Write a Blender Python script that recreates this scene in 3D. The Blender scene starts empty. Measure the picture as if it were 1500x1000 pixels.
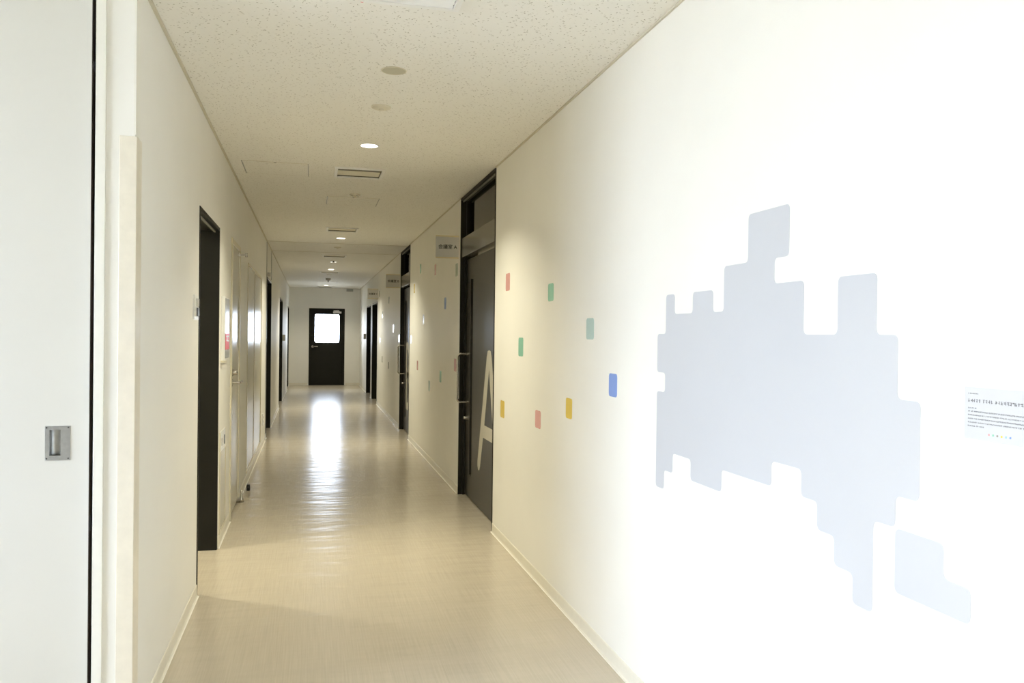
import bpy, bmesh, math, random
from mathutils import Vector, Matrix
R = random.Random(7)
sc = bpy.context.scene
col = sc.collection

# ------------------------------------------------------------------ camera
F, EYE = 1188.0, 1.356            # focal length in px of a 1500 px wide frame, eye height in m
PSI, PIT, RHO = 0.242303, 0.007977, 0.012
def _basis():
    f = Vector((math.sin(PSI)*math.cos(PIT), math.cos(PSI)*math.cos(PIT), -math.sin(PIT)))
    r0 = Vector((math.cos(PSI), -math.sin(PSI), 0)); u0 = r0.cross(f)
    r = r0*math.cos(RHO) + u0*math.sin(RHO); u = -r0*math.sin(RHO) + u0*math.cos(RHO)
    return r, u, f
CR, CU, CF = _basis()
cam_d = bpy.data.cameras.new('camera'); cam = bpy.data.objects.new('camera', cam_d); col.objects.link(cam)
cam_d.sensor_width = 36.0; cam_d.lens = 36.0*F/1500.0; cam_d.clip_start = 0.05; cam_d.clip_end = 300
m = Matrix.Identity(4)
for i in range(3):
    m[i][0] = CR[i]; m[i][1] = CU[i]; m[i][2] = -CF[i]
m[2][3] = EYE
cam.matrix_world = m
sc.camera = cam
def ray(x, y): return CR*((x-750)/F) - CU*((y-500)/F) + CF
def onx(x, y, X): d = ray(x, y); return d*(X/d.x) + Vector((0, 0, EYE))
def ony(x, y, Y): d = ray(x, y); return d*(Y/d.y) + Vector((0, 0, EYE))
def onz(x, y, Z): d = ray(x, y); return d*((Z-EYE)/d.z) + Vector((0, 0, EYE))

# ------------------------------------------------------------------ world, exposure, window light
SKY = 26.0
LAMP_W = 23.0
w = bpy.data.worlds.new('overcast_sky'); sc.world = w; w.use_nodes = True
bg = w.node_tree.nodes['Background']
bg.inputs['Color'].default_value = (0.81, 0.87, 1.04, 1); bg.inputs['Strength'].default_value = SKY
sc.view_settings.view_transform = 'Standard'; sc.view_settings.look = 'None'
sc.view_settings.gamma = 1.0; sc.view_settings.use_curve_mapping = False
sc.view_settings.exposure = 0.0
sc.cycles.max_bounces = 14; sc.cycles.diffuse_bounces = 8; sc.cycles.glossy_bounces = 5
sc.cycles.transparent_max_bounces = 12

# ------------------------------------------------------------------ room dimensions
XL, XR, ZC = -0.562, 1.222, 2.51
TL = 0.10                          # corridor left wall
TW = 0.15                          # wall thickness
YE = 21.5                          # end wall
YB = -4.0                          # wall behind the viewer
XW = -4.0                          # lobby window wall
XO = 4.2                           # far side of the meeting rooms
def yl(px, py=500): return onx(px, py, XL).y
def yr(px, py=500): return onx(px, py, XR).y
YC = round(yl(195.6, 500), 3)      # corner where the corridor starts
def portal(name, loc, rot, sx, sy):
    l = bpy.data.lights.new(name, 'AREA'); l.shape = 'RECTANGLE'; l.size = sx; l.size_y = sy
    l.cycles.is_portal = True
    o = bpy.data.objects.new(name, l); o.location = loc; o.rotation_euler = rot; col.objects.link(o)
    return o
WIN = (0.20, 2.78, 0.72, 2.44)      # lobby window y0 y1 z0 z1
portal('window_portal', (XW-0.03, (WIN[0]+WIN[1])/2, (WIN[2]+WIN[3])/2), (0, math.radians(-90), 0), WIN[3]-WIN[2], WIN[1]-WIN[0])

# ------------------------------------------------------------------ materials
def mat(name, rgb, rough=0.5, metal=0.0, spec=0.5, var=0.03, vscale=30.0, bump=0.0, bscale=200.0, vstretch=None, emit=None, estr=0):
    m_ = bpy.data.materials.new(name); m_.use_nodes = True
    nt = m_.node_tree; b = nt.nodes['Principled BSDF']
    b.inputs['Roughness'].default_value = rough; b.inputs['Metallic'].default_value = metal
    b.inputs['Specular IOR Level'].default_value = spec
    tc = nt.nodes.new('ShaderNodeTexCoord'); mp = nt.nodes.new('ShaderNodeMapping')
    nt.links.new(tc.outputs['Object'], mp.inputs['Vector'])
    if vstretch: mp.inputs['Scale'].default_value = vstretch
    nz = nt.nodes.new('ShaderNodeTexNoise'); nz.inputs['Scale'].default_value = vscale; nz.inputs['Detail'].default_value = 4
    nt.links.new(mp.outputs['Vector'], nz.inputs['Vector'])
    rp = nt.nodes.new('ShaderNodeValToRGB')
    rp.color_ramp.elements[0].position = 0.3; rp.color_ramp.elements[1].position = 0.7
    rp.color_ramp.elements[0].color = tuple(c*(1-var) for c in rgb)+(1,)
    rp.color_ramp.elements[1].color = tuple(min(1, c*(1+var)) for c in rgb)+(1,)
    nt.links.new(nz.outputs['Fac'], rp.inputs['Fac']); nt.links.new(rp.outputs['Color'], b.inputs['Base Color'])
    if bump:
        n2 = nt.nodes.new('ShaderNodeTexNoise'); n2.inputs['Scale'].default_value = bscale; n2.inputs['Detail'].default_value = 3
        nt.links.new(tc.outputs['Object'], n2.inputs['Vector'])
        bp = nt.nodes.new('ShaderNodeBump'); bp.inputs['Strength'].default_value = bump; bp.inputs['Distance'].default_value = 0.001
        nt.links.new(n2.outputs['Fac'], bp.inputs['Height']); nt.links.new(bp.outputs['Normal'], b.inputs['Normal'])
    if emit:
        b.inputs['Emission Color'].default_value = emit+(1,); b.inputs['Emission Strength'].default_value = estr
    return m_

WALLC = (0.87, 0.862, 0.82)
M = {}
M['wall'] = mat('cream_wall_vinyl', WALLC, 0.55, spec=0.2, var=0.012, vscale=3, bump=0.12, bscale=350)
M['trim'] = mat('ceiling_moulding_beige', (0.60, 0.56, 0.46), 0.5)
M['base'] = mat('vinyl_baseboard', (0.80, 0.77, 0.68), 0.35, var=0.02)
M['foot_glint'] = mat('pale_foot_glint', (0.9, 0.88, 0.82), 0.4)  # pale tone paints the light caught along the foot of the baseboards
M['guard'] = mat('cream_corner_guard', (0.80, 0.75, 0.64), 0.3)
M['dark'] = mat('dark_bronze_steel', (0.016, 0.0155, 0.0125), 0.5, spec=0.2, var=0.08, vscale=8)
M['leaf'] = mat('dark_grey_door_film', (0.036, 0.034, 0.029), 0.33, spec=0.5, var=0.10, vscale=6, vstretch=(30, 30, 0.6))
M['header'] = mat('dark_bronze_panel', (0.085, 0.078, 0.060), 0.22, spec=0.6, var=0.05)
M['steel'] = mat('cream_steel_door', (0.66, 0.63, 0.52), 0.24, spec=0.7, var=0.012, vscale=5, vstretch=(12, 12, 0.5))
M['steelframe'] = mat('cream_steel_frame', (0.74, 0.69, 0.54), 0.3, var=0.012)
M['doorwhite'] = mat('off_white_door_panel', (0.67, 0.66, 0.615), 0.4, var=0.01, vscale=2)
M['framewhite'] = mat('white_door_jamb', (0.84, 0.83, 0.77), 0.32, var=0.01)
M['chrome'] = mat('brushed_stainless', (0.62, 0.60, 0.56), 0.25, metal=1.0, var=0.06, vstretch=(1, 1, 12))
M['plate'] = mat('satin_steel_pull', (0.50, 0.51, 0.51), 0.38, metal=0.85, var=0.08, vscale=60)
M['screw'] = mat('dark_screw', (0.12, 0.12, 0.12), 0.4, metal=0.8)
M['black'] = mat('black_rubber_and_gap', (0.012, 0.012, 0.012), 0.5)
M['void'] = mat('dark_duct_inside', (0.10, 0.095, 0.08), 0.7)
M['white'] = mat('white_plastic', (0.82, 0.82, 0.80), 0.3, var=0.01)
M['grey'] = mat('grey_plastic', (0.45, 0.45, 0.43), 0.4)
M['darkgrey'] = mat('dark_grey_plastic', (0.08, 0.085, 0.08), 0.3)
M['silver'] = mat('silver_film_panel', (0.52, 0.53, 0.52), 0.22, metal=0.3, var=0.02)
M['red'] = mat('red_print', (0.75, 0.02, 0.04), 0.35)
M['sign'] = mat('pale_grey_acrylic', (0.66, 0.65, 0.62), 0.25, var=0.01)
M['signband'] = mat('cream_acrylic_band', (0.74, 0.66, 0.44), 0.3, var=0.02)
M['ink'] = mat('black_lettering', (0.02, 0.02, 0.022), 0.5)
M['greyink'] = mat('grey_lettering', (0.20, 0.20, 0.22), 0.5)
M['letter'] = mat('cream_door_letter', (0.62, 0.59, 0.50), 0.4, var=0.02)
M['mural'] = mat('pale_blue_grey_mural', (0.575, 0.592, 0.632), 0.45, var=0.01, vscale=3)
M['alu'] = mat('aluminium_edge', (0.35, 0.35, 0.34), 0.35, metal=0.8)
M['vent'] = mat('white_vent_enamel', (0.86, 0.86, 0.84), 0.4, spec=0.4, var=0.01)
M['baffle'] = mat('matt_cream_baffle', (0.78, 0.745, 0.64), 0.8, spec=0.1, var=0.01)
M['slat'] = mat('grey_duct_slat', (0.30, 0.28, 0.23), 0.6, spec=0.2, var=0.02)
M['disc'] = mat('olive_grey_disc', (0.52, 0.495, 0.385), 0.6, var=0.02)
M['det'] = mat('ivory_detector', (0.70, 0.66, 0.54), 0.4, var=0.01)
M['gasket'] = mat('grey_green_gasket', (0.22, 0.22, 0.19), 0.5)
M['lamp'] = mat('lit_diffuser', (0.9, 0.88, 0.8), 0.5, emit=(1.0, 0.93, 0.80), estr=14)
M['spotlens'] = mat('lit_emergency_lens', (0.9, 0.9, 0.85), 0.2, emit=(1.0, 0.95, 0.85), estr=3)
M['ground'] = mat('sun_toned_ground', (0.72, 0.68, 0.60), 0.8, var=0.1, vscale=1.0)  # warm pale tone stands in for sunlight on the ground
DEC = {
 'pink': (0.80, 0.42, 0.41), 'green': (0.30, 0.64, 0.50), 'teal': (0.50, 0.67, 0.66),
 'blue': (0.25, 0.38, 0.80), 'yellow': (0.82, 0.60, 0.10), 'sage': (0.46, 0.57, 0.50),
 'pale': (0.62, 0.64, 0.60), 'grey': (0.36, 0.34, 0.30), 'sky': (0.35, 0.6, 0.8)}
for k, c in DEC.items(): M['dec_'+k] = mat(k+'_glossy_decal', c, 0.12, spec=0.6, var=0.01)

def glass_mat(name, tint):
    m_ = bpy.data.materials.new(name); m_.use_nodes = True; nt = m_.node_tree
    nt.nodes.remove(nt.nodes['Principled BSDF']); out = nt.nodes['Material Output']
    tr = nt.nodes.new('ShaderNodeBsdfTransparent'); tr.inputs['Color'].default_value = tint+(1,)
    gl = nt.nodes.new('ShaderNodeBsdfGlossy'); gl.inputs['Roughness'].default_value = 0.02
    fr = nt.nodes.new('ShaderNodeFresnel'); fr.inputs['IOR'].default_value = 1.45
    mx = nt.nodes.new('ShaderNodeMixShader')
    nt.links.new(fr.outputs[0], mx.inputs[0]); nt.links.new(tr.outputs[0], mx.inputs[1]); nt.links.new(gl.outputs[0], mx.inputs[2])
    nt.links.new(mx.outputs[0], out.inputs[0])
    return m_
M['glass'] = glass_mat('clear_window_glass', (0.94, 0.97, 0.97))
M['smoke'] = glass_mat('tinted_transom_glass', (0.75, 0.74, 0.68))

def floor_mat():
    m_ = mat('beige_vinyl_sheet', (0.55, 0.49, 0.395), 0.22, spec=0.5, var=0.05, vscale=1.0, vstretch=(160, 3.0, 1))
    nt = m_.node_tree; b = nt.nodes['Principled BSDF']; tc = nt.nodes['Texture Coordinate']
    mp = nt.nodes.new('ShaderNodeMapping'); mp.inputs['Scale'].default_value = (2.2, 7.5, 1)
    n1 = nt.nodes.new('ShaderNodeTexNoise'); n1.inputs['Scale'].default_value = 1.0; n1.inputs['Detail'].default_value = 2
    mp2 = nt.nodes.new('ShaderNodeMapping'); mp2.inputs['Scale'].default_value = (400, 12, 1)
    n2 = nt.nodes.new('ShaderNodeTexNoise'); n2.inputs['Scale'].default_value = 1.0; n2.inputs['Detail'].default_value = 3
    nt.links.new(tc.outputs['Object'], mp.inputs[0]); nt.links.new(mp.outputs[0], n1.inputs['Vector'])
    nt.links.new(tc.outputs['Object'], mp2.inputs[0]); nt.links.new(mp2.outputs[0], n2.inputs['Vector'])
    b1 = nt.nodes.new('ShaderNodeBump'); b1.inputs['Strength'].default_value = 1.0; b1.inputs['Distance'].default_value = 0.0055
    b2 = nt.nodes.new('ShaderNodeBump'); b2.inputs['Strength'].default_value = 0.10; b2.inputs['Distance'].default_value = 0.001
    nt.links.new(n1.outputs['Fac'], b1.inputs['Height']); nt.links.new(n2.outputs['Fac'], b2.inputs['Height'])
    nt.links.new(b1.outputs[0], b2.inputs['Normal']); nt.links.new(b2.outputs[0], b.inputs['Normal'])
    return m_
M['floor'] = floor_mat()

def ceil_mat():
    m_ = bpy.data.materials.new('fissured_acoustic_board'); m_.use_nodes = True; nt = m_.node_tree
    b = nt.nodes['Principled BSDF']; b.inputs['Roughness'].default_value = 0.6; b.inputs['Specular IOR Level'].default_value = 0.3
    tc = nt.nodes.new('ShaderNodeTexCoord'); acc = None
    for i, (ang, thr, rare) in enumerate(((0.5, 0.20, 0.87), (1.75, 0.19, 0.88), (2.7, 0.20, 0.88))):
        nzd = nt.nodes.new('ShaderNodeTexNoise'); nzd.inputs['Scale'].default_value = 60
        nt.links.new(tc.outputs['Object'], nzd.inputs['Vector'])
        mxd = nt.nodes.new('ShaderNodeVectorMath'); mxd.operation = 'MULTIPLY_ADD'
        mxd.inputs[1].default_value = (0.008, 0.008, 0); nt.links.new(nzd.outputs['Color'], mxd.inputs[0]); nt.links.new(tc.outputs['Object'], mxd.inputs[2])
        mp = nt.nodes.new('ShaderNodeMapping'); mp.vector_type = 'TEXTURE'
        mp.inputs['Rotation'].default_value = (0, 0, ang); mp.inputs['Scale'].default_value = (1/45.0, 1/130.0, 1); mp.inputs['Location'].default_value = (i*3.7, i*1.3, 0)
        nt.links.new(mxd.outputs[0], mp.inputs[0])
        vo = nt.nodes.new('ShaderNodeTexVoronoi'); vo.voronoi_dimensions = '2D'; vo.inputs['Scale'].default_value = 1.0
        nt.links.new(mp.outputs[0], vo.inputs['Vector'])
        lt = nt.nodes.new('ShaderNodeMath'); lt.operation = 'LESS_THAN'; lt.inputs[1].default_value = thr
        nt.links.new(vo.outputs['Distance'], lt.inputs[0])
        sp = nt.nodes.new('ShaderNodeSeparateColor'); nt.links.new(vo.outputs['Color'], sp.inputs[0])
        gt = nt.nodes.new('ShaderNodeMath'); gt.operation = 'GREATER_THAN'; gt.inputs[1].default_value = rare
        nt.links.new(sp.outputs[0], gt.inputs[0])
        mu = nt.nodes.new('ShaderNodeMath'); mu.operation = 'MULTIPLY'
        nt.links.new(lt.outputs[0], mu.inputs[0]); nt.links.new(gt.outputs[0], mu.inputs[1])
        mu2 = nt.nodes.new('ShaderNodeMath'); mu2.operation = 'MULTIPLY'
        nt.links.new(mu.outputs[0], mu2.inputs[0]); nt.links.new(sp.outputs[1], mu2.inputs[1])
        if acc is None: acc = mu2
        else:
            a = nt.nodes.new('ShaderNodeMath'); a.operation = 'MAXIMUM'
            nt.links.new(acc.outputs[0], a.inputs[0]); nt.links.new(mu2.outputs[0], a.inputs[1]); acc = a
    mx = nt.nodes.new('ShaderNodeMix'); mx.data_type = 'RGBA'
    mx.inputs['A'].default_value = (0.86, 0.85, 0.805, 1); mx.inputs['B'].default_value = (0.30, 0.27, 0.21, 1)
    nt.links.new(acc.outputs[0], mx.inputs['Factor']); nt.links.new(mx.outputs['Result'], b.inputs['Base Color'])
    iv = nt.nodes.new('ShaderNodeMath'); iv.operation = 'SUBTRACT'; iv.inputs[0].default_value = 1; nt.links.new(acc.outputs[0], iv.inputs[1])
    bp = nt.nodes.new('ShaderNodeBump'); bp.inputs['Strength'].default_value = 0.4; bp.inputs['Distance'].default_value = 0.002
    nt.links.new(iv.outputs[0], bp.inputs['Height']); nt.links.new(bp.outputs[0], b.inputs['Normal'])
    return m_
M['ceil'] = ceil_mat()

# ------------------------------------------------------------------ mesh helpers
class MB:
    def __init__(s): s.v = []; s.f = []; s.sm = []
    def add(s, vs, fs, smooth=False):
        o = len(s.v); s.v += [tuple(v) for v in vs]; s.f += [tuple(i+o for i in f) for f in fs]; s.sm += [smooth]*len(fs); return s
    def box(s, x0, x1, y0, y1, z0, z1):
        x0, x1 = sorted((x0, x1)); y0, y1 = sorted((y0, y1)); z0, z1 = sorted((z0, z1))
        return s.add([(x0,y0,z0),(x1,y0,z0),(x1,y1,z0),(x0,y1,z0),(x0,y0,z1),(x1,y0,z1),(x1,y1,z1),(x0,y1,z1)],
              [(3,2,1,0),(4,5,6,7),(0,1,5,4),(1,2,6,5),(2,3,7,6),(3,0,4,7)])
    def cyl(s, c, axis, r, h, n=24, r2=None):
        c = Vector(c); a = Vector(axis).normalized(); r2 = r if r2 is None else r2
        t = a.orthogonal().normalized(); b = a.cross(t)
        vs = []
        for k in range(n):
            q = 2*math.pi*k/n; d = t*math.cos(q)+b*math.sin(q); vs += [c+d*r, c+a*h+d*r2]
        s.add(vs, [(2*k, 2*((k+1) % n), 2*((k+1) % n)+1, 2*k+1) for k in range(n)], True)
        s.add([vs[2*k] for k in range(n)][::-1], [tuple(range(n))]); s.add([vs[2*k+1] for k in range(n)], [tuple(range(n))])
        return s
    def lathe(s, c, axis, prof, n=28):          # prof: (radius, height along axis), closed at ends when radius 0
        c = Vector(c); a = Vector(axis).normalized(); t = a.orthogonal().normalized(); b = a.cross(t)
        vs = []; fs = []
        for (r, h) in prof:
            for k in range(n):
                q = 2*math.pi*k/n; vs.append(c+a*h+(t*math.cos(q)+b*math.sin(q))*r)
        for i in range(len(prof)-1):
            for k in range(n):
                fs.append((i*n+k, i*n+(k+1) % n, (i+1)*n+(k+1) % n, (i+1)*n+k))
        return s.add(vs, fs, True)
    def tube(s, pts, r, n=14):
        pts = [Vector(p) for p in pts]; vs = []; fs = []
        nrm = None
        for i, p in enumerate(pts):
            d = ((pts[i+1] if i+1 < len(pts) else p)-(pts[i-1] if i else p)).normalized()
            nrm = d.orthogonal().normalized() if nrm is None else (nrm-d*nrm.dot(d)).normalized()
            b = d.cross(nrm)
            for k in range(n):
                q = 2*math.pi*k/n; vs.append(p+(nrm*math.cos(q)+b*math.sin(q))*r)
        for i in range(len(pts)-1):
            for k in range(n): fs.append((i*n+k, i*n+(k+1) % n, (i+1)*n+(k+1) % n, (i+1)*n+k))
        s.add(vs, fs, True)
        s.add(vs[:n][::-1], [tuple(range(n))]); s.add(vs[-n:], [tuple(range(n))])
        return s
    def prism(s, poly, fn, d0, d1):             # poly of 2D points, fn(u, v, d) -> xyz
        n = len(poly); a = [fn(u, v, d0) for u, v in poly]; b = [fn(u, v, d1) for u, v in poly]
        s.add(a+b, [tuple(range(n))[::-1], tuple(range(n, 2*n))]+[(k, (k+1) % n, n+(k+1) % n, n+k) for k in range(n)])
        return s
    def build(s, name, mt, parent=None, bevel=0.0, fix=True):
        me = bpy.data.meshes.new(name); me.from_pydata(s.v, [], s.f); me.update()
        me.polygons.foreach_set('use_smooth', s.sm)
        if fix:
            bm = bmesh.new(); bm.from_mesh(me); bmesh.ops.recalc_face_normals(bm, faces=bm.faces); bm.to_mesh(me); bm.free()
        me.materials.append(M[mt] if isinstance(mt, str) else mt)
        o = bpy.data.objects.new(name, me); col.objects.link(o)
        if parent: o.parent = parent; o.matrix_parent_inverse = Matrix.Translation(-parent.location)
        if bevel:
            bv = o.modifiers.new('bevel', 'BEVEL'); bv.width = bevel; bv.segments = 2; bv.limit_method = 'ANGLE'; bv.angle_limit = 0.8
        return o
def B(*b): return MB().box(*b)
def tag(o, label=None, cat=None, group=None, kind=None):
    if label: o['label'] = label
    if cat: o['category'] = cat
    if group: o['group'] = group
    if kind: o['kind'] = kind
    return o
def thing(name, loc, label, cat=None, group=None, kind=None):
    o = bpy.data.objects.new(name, None); o.location = loc; o.empty_display_size = 0.1; col.objects.link(o)
    return tag(o, label, cat, group, kind)
def struct(name, mb, mt, label=None, **k):
    return tag(mb.build(name, mt, **k), label, kind='structure')
def slab(u0, u1, v0, v1, d0, d1, holes, ax):    # box pierced by rectangular holes; ax maps (u,v,d)->xyz bounds
    us = sorted(set([u0, u1]+[h[i] for h in holes for i in (0, 1)])); vs = sorted(set([v0, v1]+[h[i] for h in holes for i in (2, 3)]))
    us = [u for u in us if u0 <= u <= u1]; vs = [v for v in vs if v0 <= v <= v1]
    idx = {}; V = []; Fc = []
    def P(i, j, k):
        key = (i, j, k)
        if key not in idx: idx[key] = len(V); V.append(ax(us[i], vs[j], d1 if k else d0))
        return idx[key]
    solid = lambda i, j: 0 <= i < len(us)-1 and 0 <= j < len(vs)-1 and not any(h[0] <= (us[i]+us[i+1])/2 <= h[1] and h[2] <= (vs[j]+vs[j+1])/2 <= h[3] for h in holes)
    for i in range(len(us)-1):
        for j in range(len(vs)-1):
            if not solid(i, j): continue
            Fc.append((P(i,j,0), P(i,j+1,0), P(i+1,j+1,0), P(i+1,j,0))); Fc.append((P(i,j,1), P(i+1,j,1), P(i+1,j+1,1), P(i,j+1,1)))
            if not solid(i-1, j): Fc.append((P(i,j,0), P(i,j,1), P(i,j+1,1), P(i,j+1,0)))
            if not solid(i+1, j): Fc.append((P(i+1,j,0), P(i+1,j+1,0), P(i+1,j+1,1), P(i+1,j,1)))
            if not solid(i, j-1): Fc.append((P(i,j,0), P(i+1,j,0), P(i+1,j,1), P(i,j,1)))
            if not solid(i, j+1): Fc.append((P(i,j+1,0), P(i,j+1,1), P(i+1,j+1,1), P(i+1,j+1,0)))
    return MB().add(V, Fc)
AX_X = lambda u, v, d: (d, u, v)    # wall along y: u=y v=z d=x
AX_Y = lambda u, v, d: (u, d, v)    # wall along x: u=x v=z d=y
AX_Z = lambda u, v, d: (u, v, d)    # ceiling: u=x v=y d=z
def rounded(poly, r, n=5):
    out = []; L = len(poly)
    for i in range(L):
        p = Vector(poly[i]); a = Vector(poly[i-1])-p; b = Vector(poly[(i+1) % L])-p
        rr = min(r, a.length*0.49, b.length*0.49); a.normalize(); b.normalize()
        if abs(a.cross(b)) < 1e-4 if isinstance(a.cross(b), float) else False: out.append(tuple(p)); continue
        for k in range(n+1):
            t = k/n; q = (p+a*rr)*(1-t)**2 + p*2*t*(1-t) + (p+b*rr)*t*t; out.append((q.x, q.y))
    return out
def text_mesh(txt, size):
    cu = bpy.data.curves.new('lettering', 'FONT'); cu.body = txt; cu.size = size; cu.align_x = 'CENTER'; cu.align_y = 'CENTER'
    o = bpy.data.objects.new('lettering', cu); col.objects.link(o)
    dg = bpy.context.evaluated_depsgraph_get(); me = bpy.data.meshes.new_from_object(o.evaluated_get(dg))
    vs = [tuple(v.co) for v in me.vertices]; fs = [tuple(p.vertices) for p in me.polygons]
    bpy.data.objects.remove(o); bpy.data.curves.remove(cu); bpy.data.meshes.remove(me)
    return vs, fs

# ------------------------------------------------------------------ the setting
# openings, measured on the wall planes
O1 = (yl(290.5), yl(320), 0.0, 2.0)                       # dark framed opening, left
D1 = (yl(338.2, 560), yl(349.6, 560), 0.0, 2.0)           # cream steel door, left
PS = (yl(362, 500), yl(382.5, 500), 0.075, 1.98)          # duct-space double door, left
O2 = (yl(390.3), yl(396.6), 0.0, 2.07)
O3 = (yl(409.0), yl(413.4), 0.0, 1.985)
O4 = (yl(421.0), min(yl(423.0), YE-0.35), 0.0, 1.985)
RA = (yr(724.3), yr(673.2), 0.0, ZC)
RB = (yr(599.8), yr(586.0), 0.0, ZC)
RC1 = (yr(552.5), yr(545.2), 0.0, 1.97)
RC2 = (yr(543.0), yr(537.0), 0.0, 1.97)
ED = (-0.068, 0.832, 0.0, 1.985)
SD = (-1.60, ony(137.2, 500, YC-0.01).x, 0.0, 2.46)            # sliding door hole in the wall facing the camera

struct('floor', B(XW-0.4, XO+0.15, YB-0.2, YE+0.2, -0.12, 0), 'floor', 'beige vinyl sheet floor with fine streaks')
# ceiling openings for the air grilles
def cx(px, py): return onz(px, py, ZC)
GX0, GX1 = 0.147, 0.495
GR = [cx(600, 6.5).y-0.36, cx(528, 246).y, cx(503, 333).y, cx(490, 373).y, cx(483, 397.5).y, 20.85]
GR = [(GX0, GX1, round(y, 3), round(y, 3)+0.355) for y in GR]
struct('ceiling', slab(XW-0.4, XO+0.15, YB-0.2, YE+0.2, ZC, ZC+0.14, [(a+0.02, b-0.02, c+0.02, d-0.02) for a, b, c, d in GR], AX_Z), 'ceil', 'fissured cream acoustic board ceiling')
struct('ceiling', B(XW-0.4, XO+0.15, YB-0.2, YE+0.2, ZC+0.30, ZC+0.40), 'ceil', 'slab above the suspended boards')
struct('wall_left', slab(YC, YE, 0, ZC, XL-TL, XL, [O1, D1, PS, O2, O3, O4], AX_X), 'wall', 'cream left corridor wall')
struct('wall_right', slab(YB, YE, 0, ZC, XR, XR+TW, [RA, RB, RC1, RC2], AX_X), 'wall', 'cream right corridor wall')
struct('wall_end', slab(XL-TL, XR+TW, 0, ZC, YE, YE+0.16, [ED], AX_Y), 'wall', 'cream wall at the end of the corridor')
struct('wall_front', slab(XW, XL-TL, 0, ZC, YC, YC+TW, [SD], AX_Y), 'wall', 'off-white wall with the sliding door')
struct('wall_window', slab(YB, YC+TW, 0, ZC, XW-0.15, XW, [WIN], AX_X), 'wall')
struct('wall_back', B(XW-0.15, XR+TW, YB-0.15, YB, 0, ZC), 'wall')
# rooms behind the doors
struct('wall_outer_left', B(XW-0.15, XW, YC+TW, YE+0.16, 0, ZC), 'wall')
struct('wall_outer_right', B(XO, XO+0.15, YB-0.15, YE+0.16, 0, ZC), 'wall')
struct('wall_end_left', B(XW, XL-TL, YE, YE+0.16, 0, ZC), 'wall')
struct('wall_end_right', B(XR+TW, XO, YE, YE+0.16, 0, ZC), 'wall')
struct('wall_back_right', B(XR+TW, XO, YB-0.15, YB, 0, ZC), 'wall')
for nm, x0, x1, y in (('wall_vestibule_near', XW, XL-TL, O1[0]-0.35), ('wall_vestibule_far', XW, XL-TL, O1[1]+0.25), ('wall_meeting_near', XR+TW, XO, RA[0]-1.2),
                      ('wall_meeting_far', XR+TW, XO, RA[1]+2.2), ('wall_meeting_b_far', XR+TW, XO, RB[1]+2.4)):
    struct(nm, B(x0, x1, y, y+0.1, 0, ZC), 'wall')
struct('wall_vestibule_inner', B(-2.35, -2.25, O1[0]-0.25, O1[1]+0.25, 0, ZC), 'wall')
tag(B(-60, 60, -60, 90, -0.30, -0.14).build('outdoor_ground', 'ground'), 'unseen ground outside the building, paled to bounce light indoors', kind='structure')  # out of view, pale so more light bounces in at the window

# baseboards
def baseboard(name, side, y0, y1):
    x = XL if side < 0 else XR; s = -side
    prof = [(0, 0.0), (0.010, 0.0), (0.0055, 0.006), (0.0045, 0.055), (0.002, 0.060), (0, 0.060)]
    o = MB().prism([(x+s*a, z) for a, z in prof], lambda u, v, d: (u, d, v), y0, y1).build(name, 'base')
    B(x+s*0.010, x+s*0.016, y0, y1, 0.0, 0.0015).build('joint', 'foot_glint', o)  # painted light line where the baseboard meets the floor
    return tag(o, kind='structure')
ls = [YC+0.085, O1[0]-0.004, O1[1]+0.004, D1[0]-0.075, D1[1]+0.06, O2[0]-0.004-0.28, O2[0]-0.2, O2[0]-0.004, O2[1]+0.004, O3[0]-0.004, O3[1]+0.004, O4[0]-0.004, O4[1]+0.004, YE]
for a, b in zip(ls[::2], ls[1::2]):
    if b-a > 0.05: baseboard('baseboard_left', -1, a, b)
rs = [YB, RA[0]-0.004, RA[1]+0.004, RB[0]-0.004, RB[1]+0.004, RC1[0]-0.004, RC1[1]+0.004, RC2[0]-0.004, RC2[1]+0.004, YE]
for a, b in zip(rs[::2], rs[1::2]): baseboard('baseboard_right', 1, a, b)
for a, b in ((XL+0.012, ED[0]-0.03), (ED[1]+0.03, XR-0.012)):
    tag(B(a, b, YE-0.006, YE, 0, 0.06).build('baseboard_end', 'base'), kind='structure')
tag(B(XW, SD[0]-0.05, YC-0.006, YC, 0, 0.06).build('baseboard_front', 'base'), kind='structure')
# mouldings where walls meet the ceiling
struct('trim_1', B(XL, XL+0.011, YC, YE, ZC-0.010, ZC), 'trim')
struct('trim_2', MB().box(XR-0.009, XR, YB, RA[0], ZC-0.008, ZC).box(XR-0.009, XR, RA[1], RB[0], ZC-0.008, ZC).box(XR-0.009, XR, RB[1], YE, ZC-0.008, ZC), 'trim')
# corner guard and bead at the start of the corridor
struct('trim_3', MB().box(XL-0.004, XL+0.0025, YC-0.0025, YC+0.06, 1.99, ZC-0.011), 'framewhite')
g = MB().box(XL-0.046, XL+0.006, YC-0.006, YC, 0, 1.985).box(XL, XL+0.006, YC, YC+0.078, 0, 1.985)
struct('trim_4', g, 'guard', 'cream corner guard where the corridor begins', bevel=0.0015)
# joints in ceiling and wall around the second dark doorway
for k, yj in enumerate((onz(390, 352.5, ZC).y, onz(397.5, 366.5, ZC).y)):
    struct('trim_%d' % (5+k), B(XL+0.012, XR-0.01, yj, yj+0.012, ZC-0.003, ZC), 'trim')
    struct('trim_%d' % (7+k), B(XL, XL+0.006, yj, yj+0.03, 0.0 if k == 0 else 2.09, ZC-0.011), 'alu')

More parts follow.
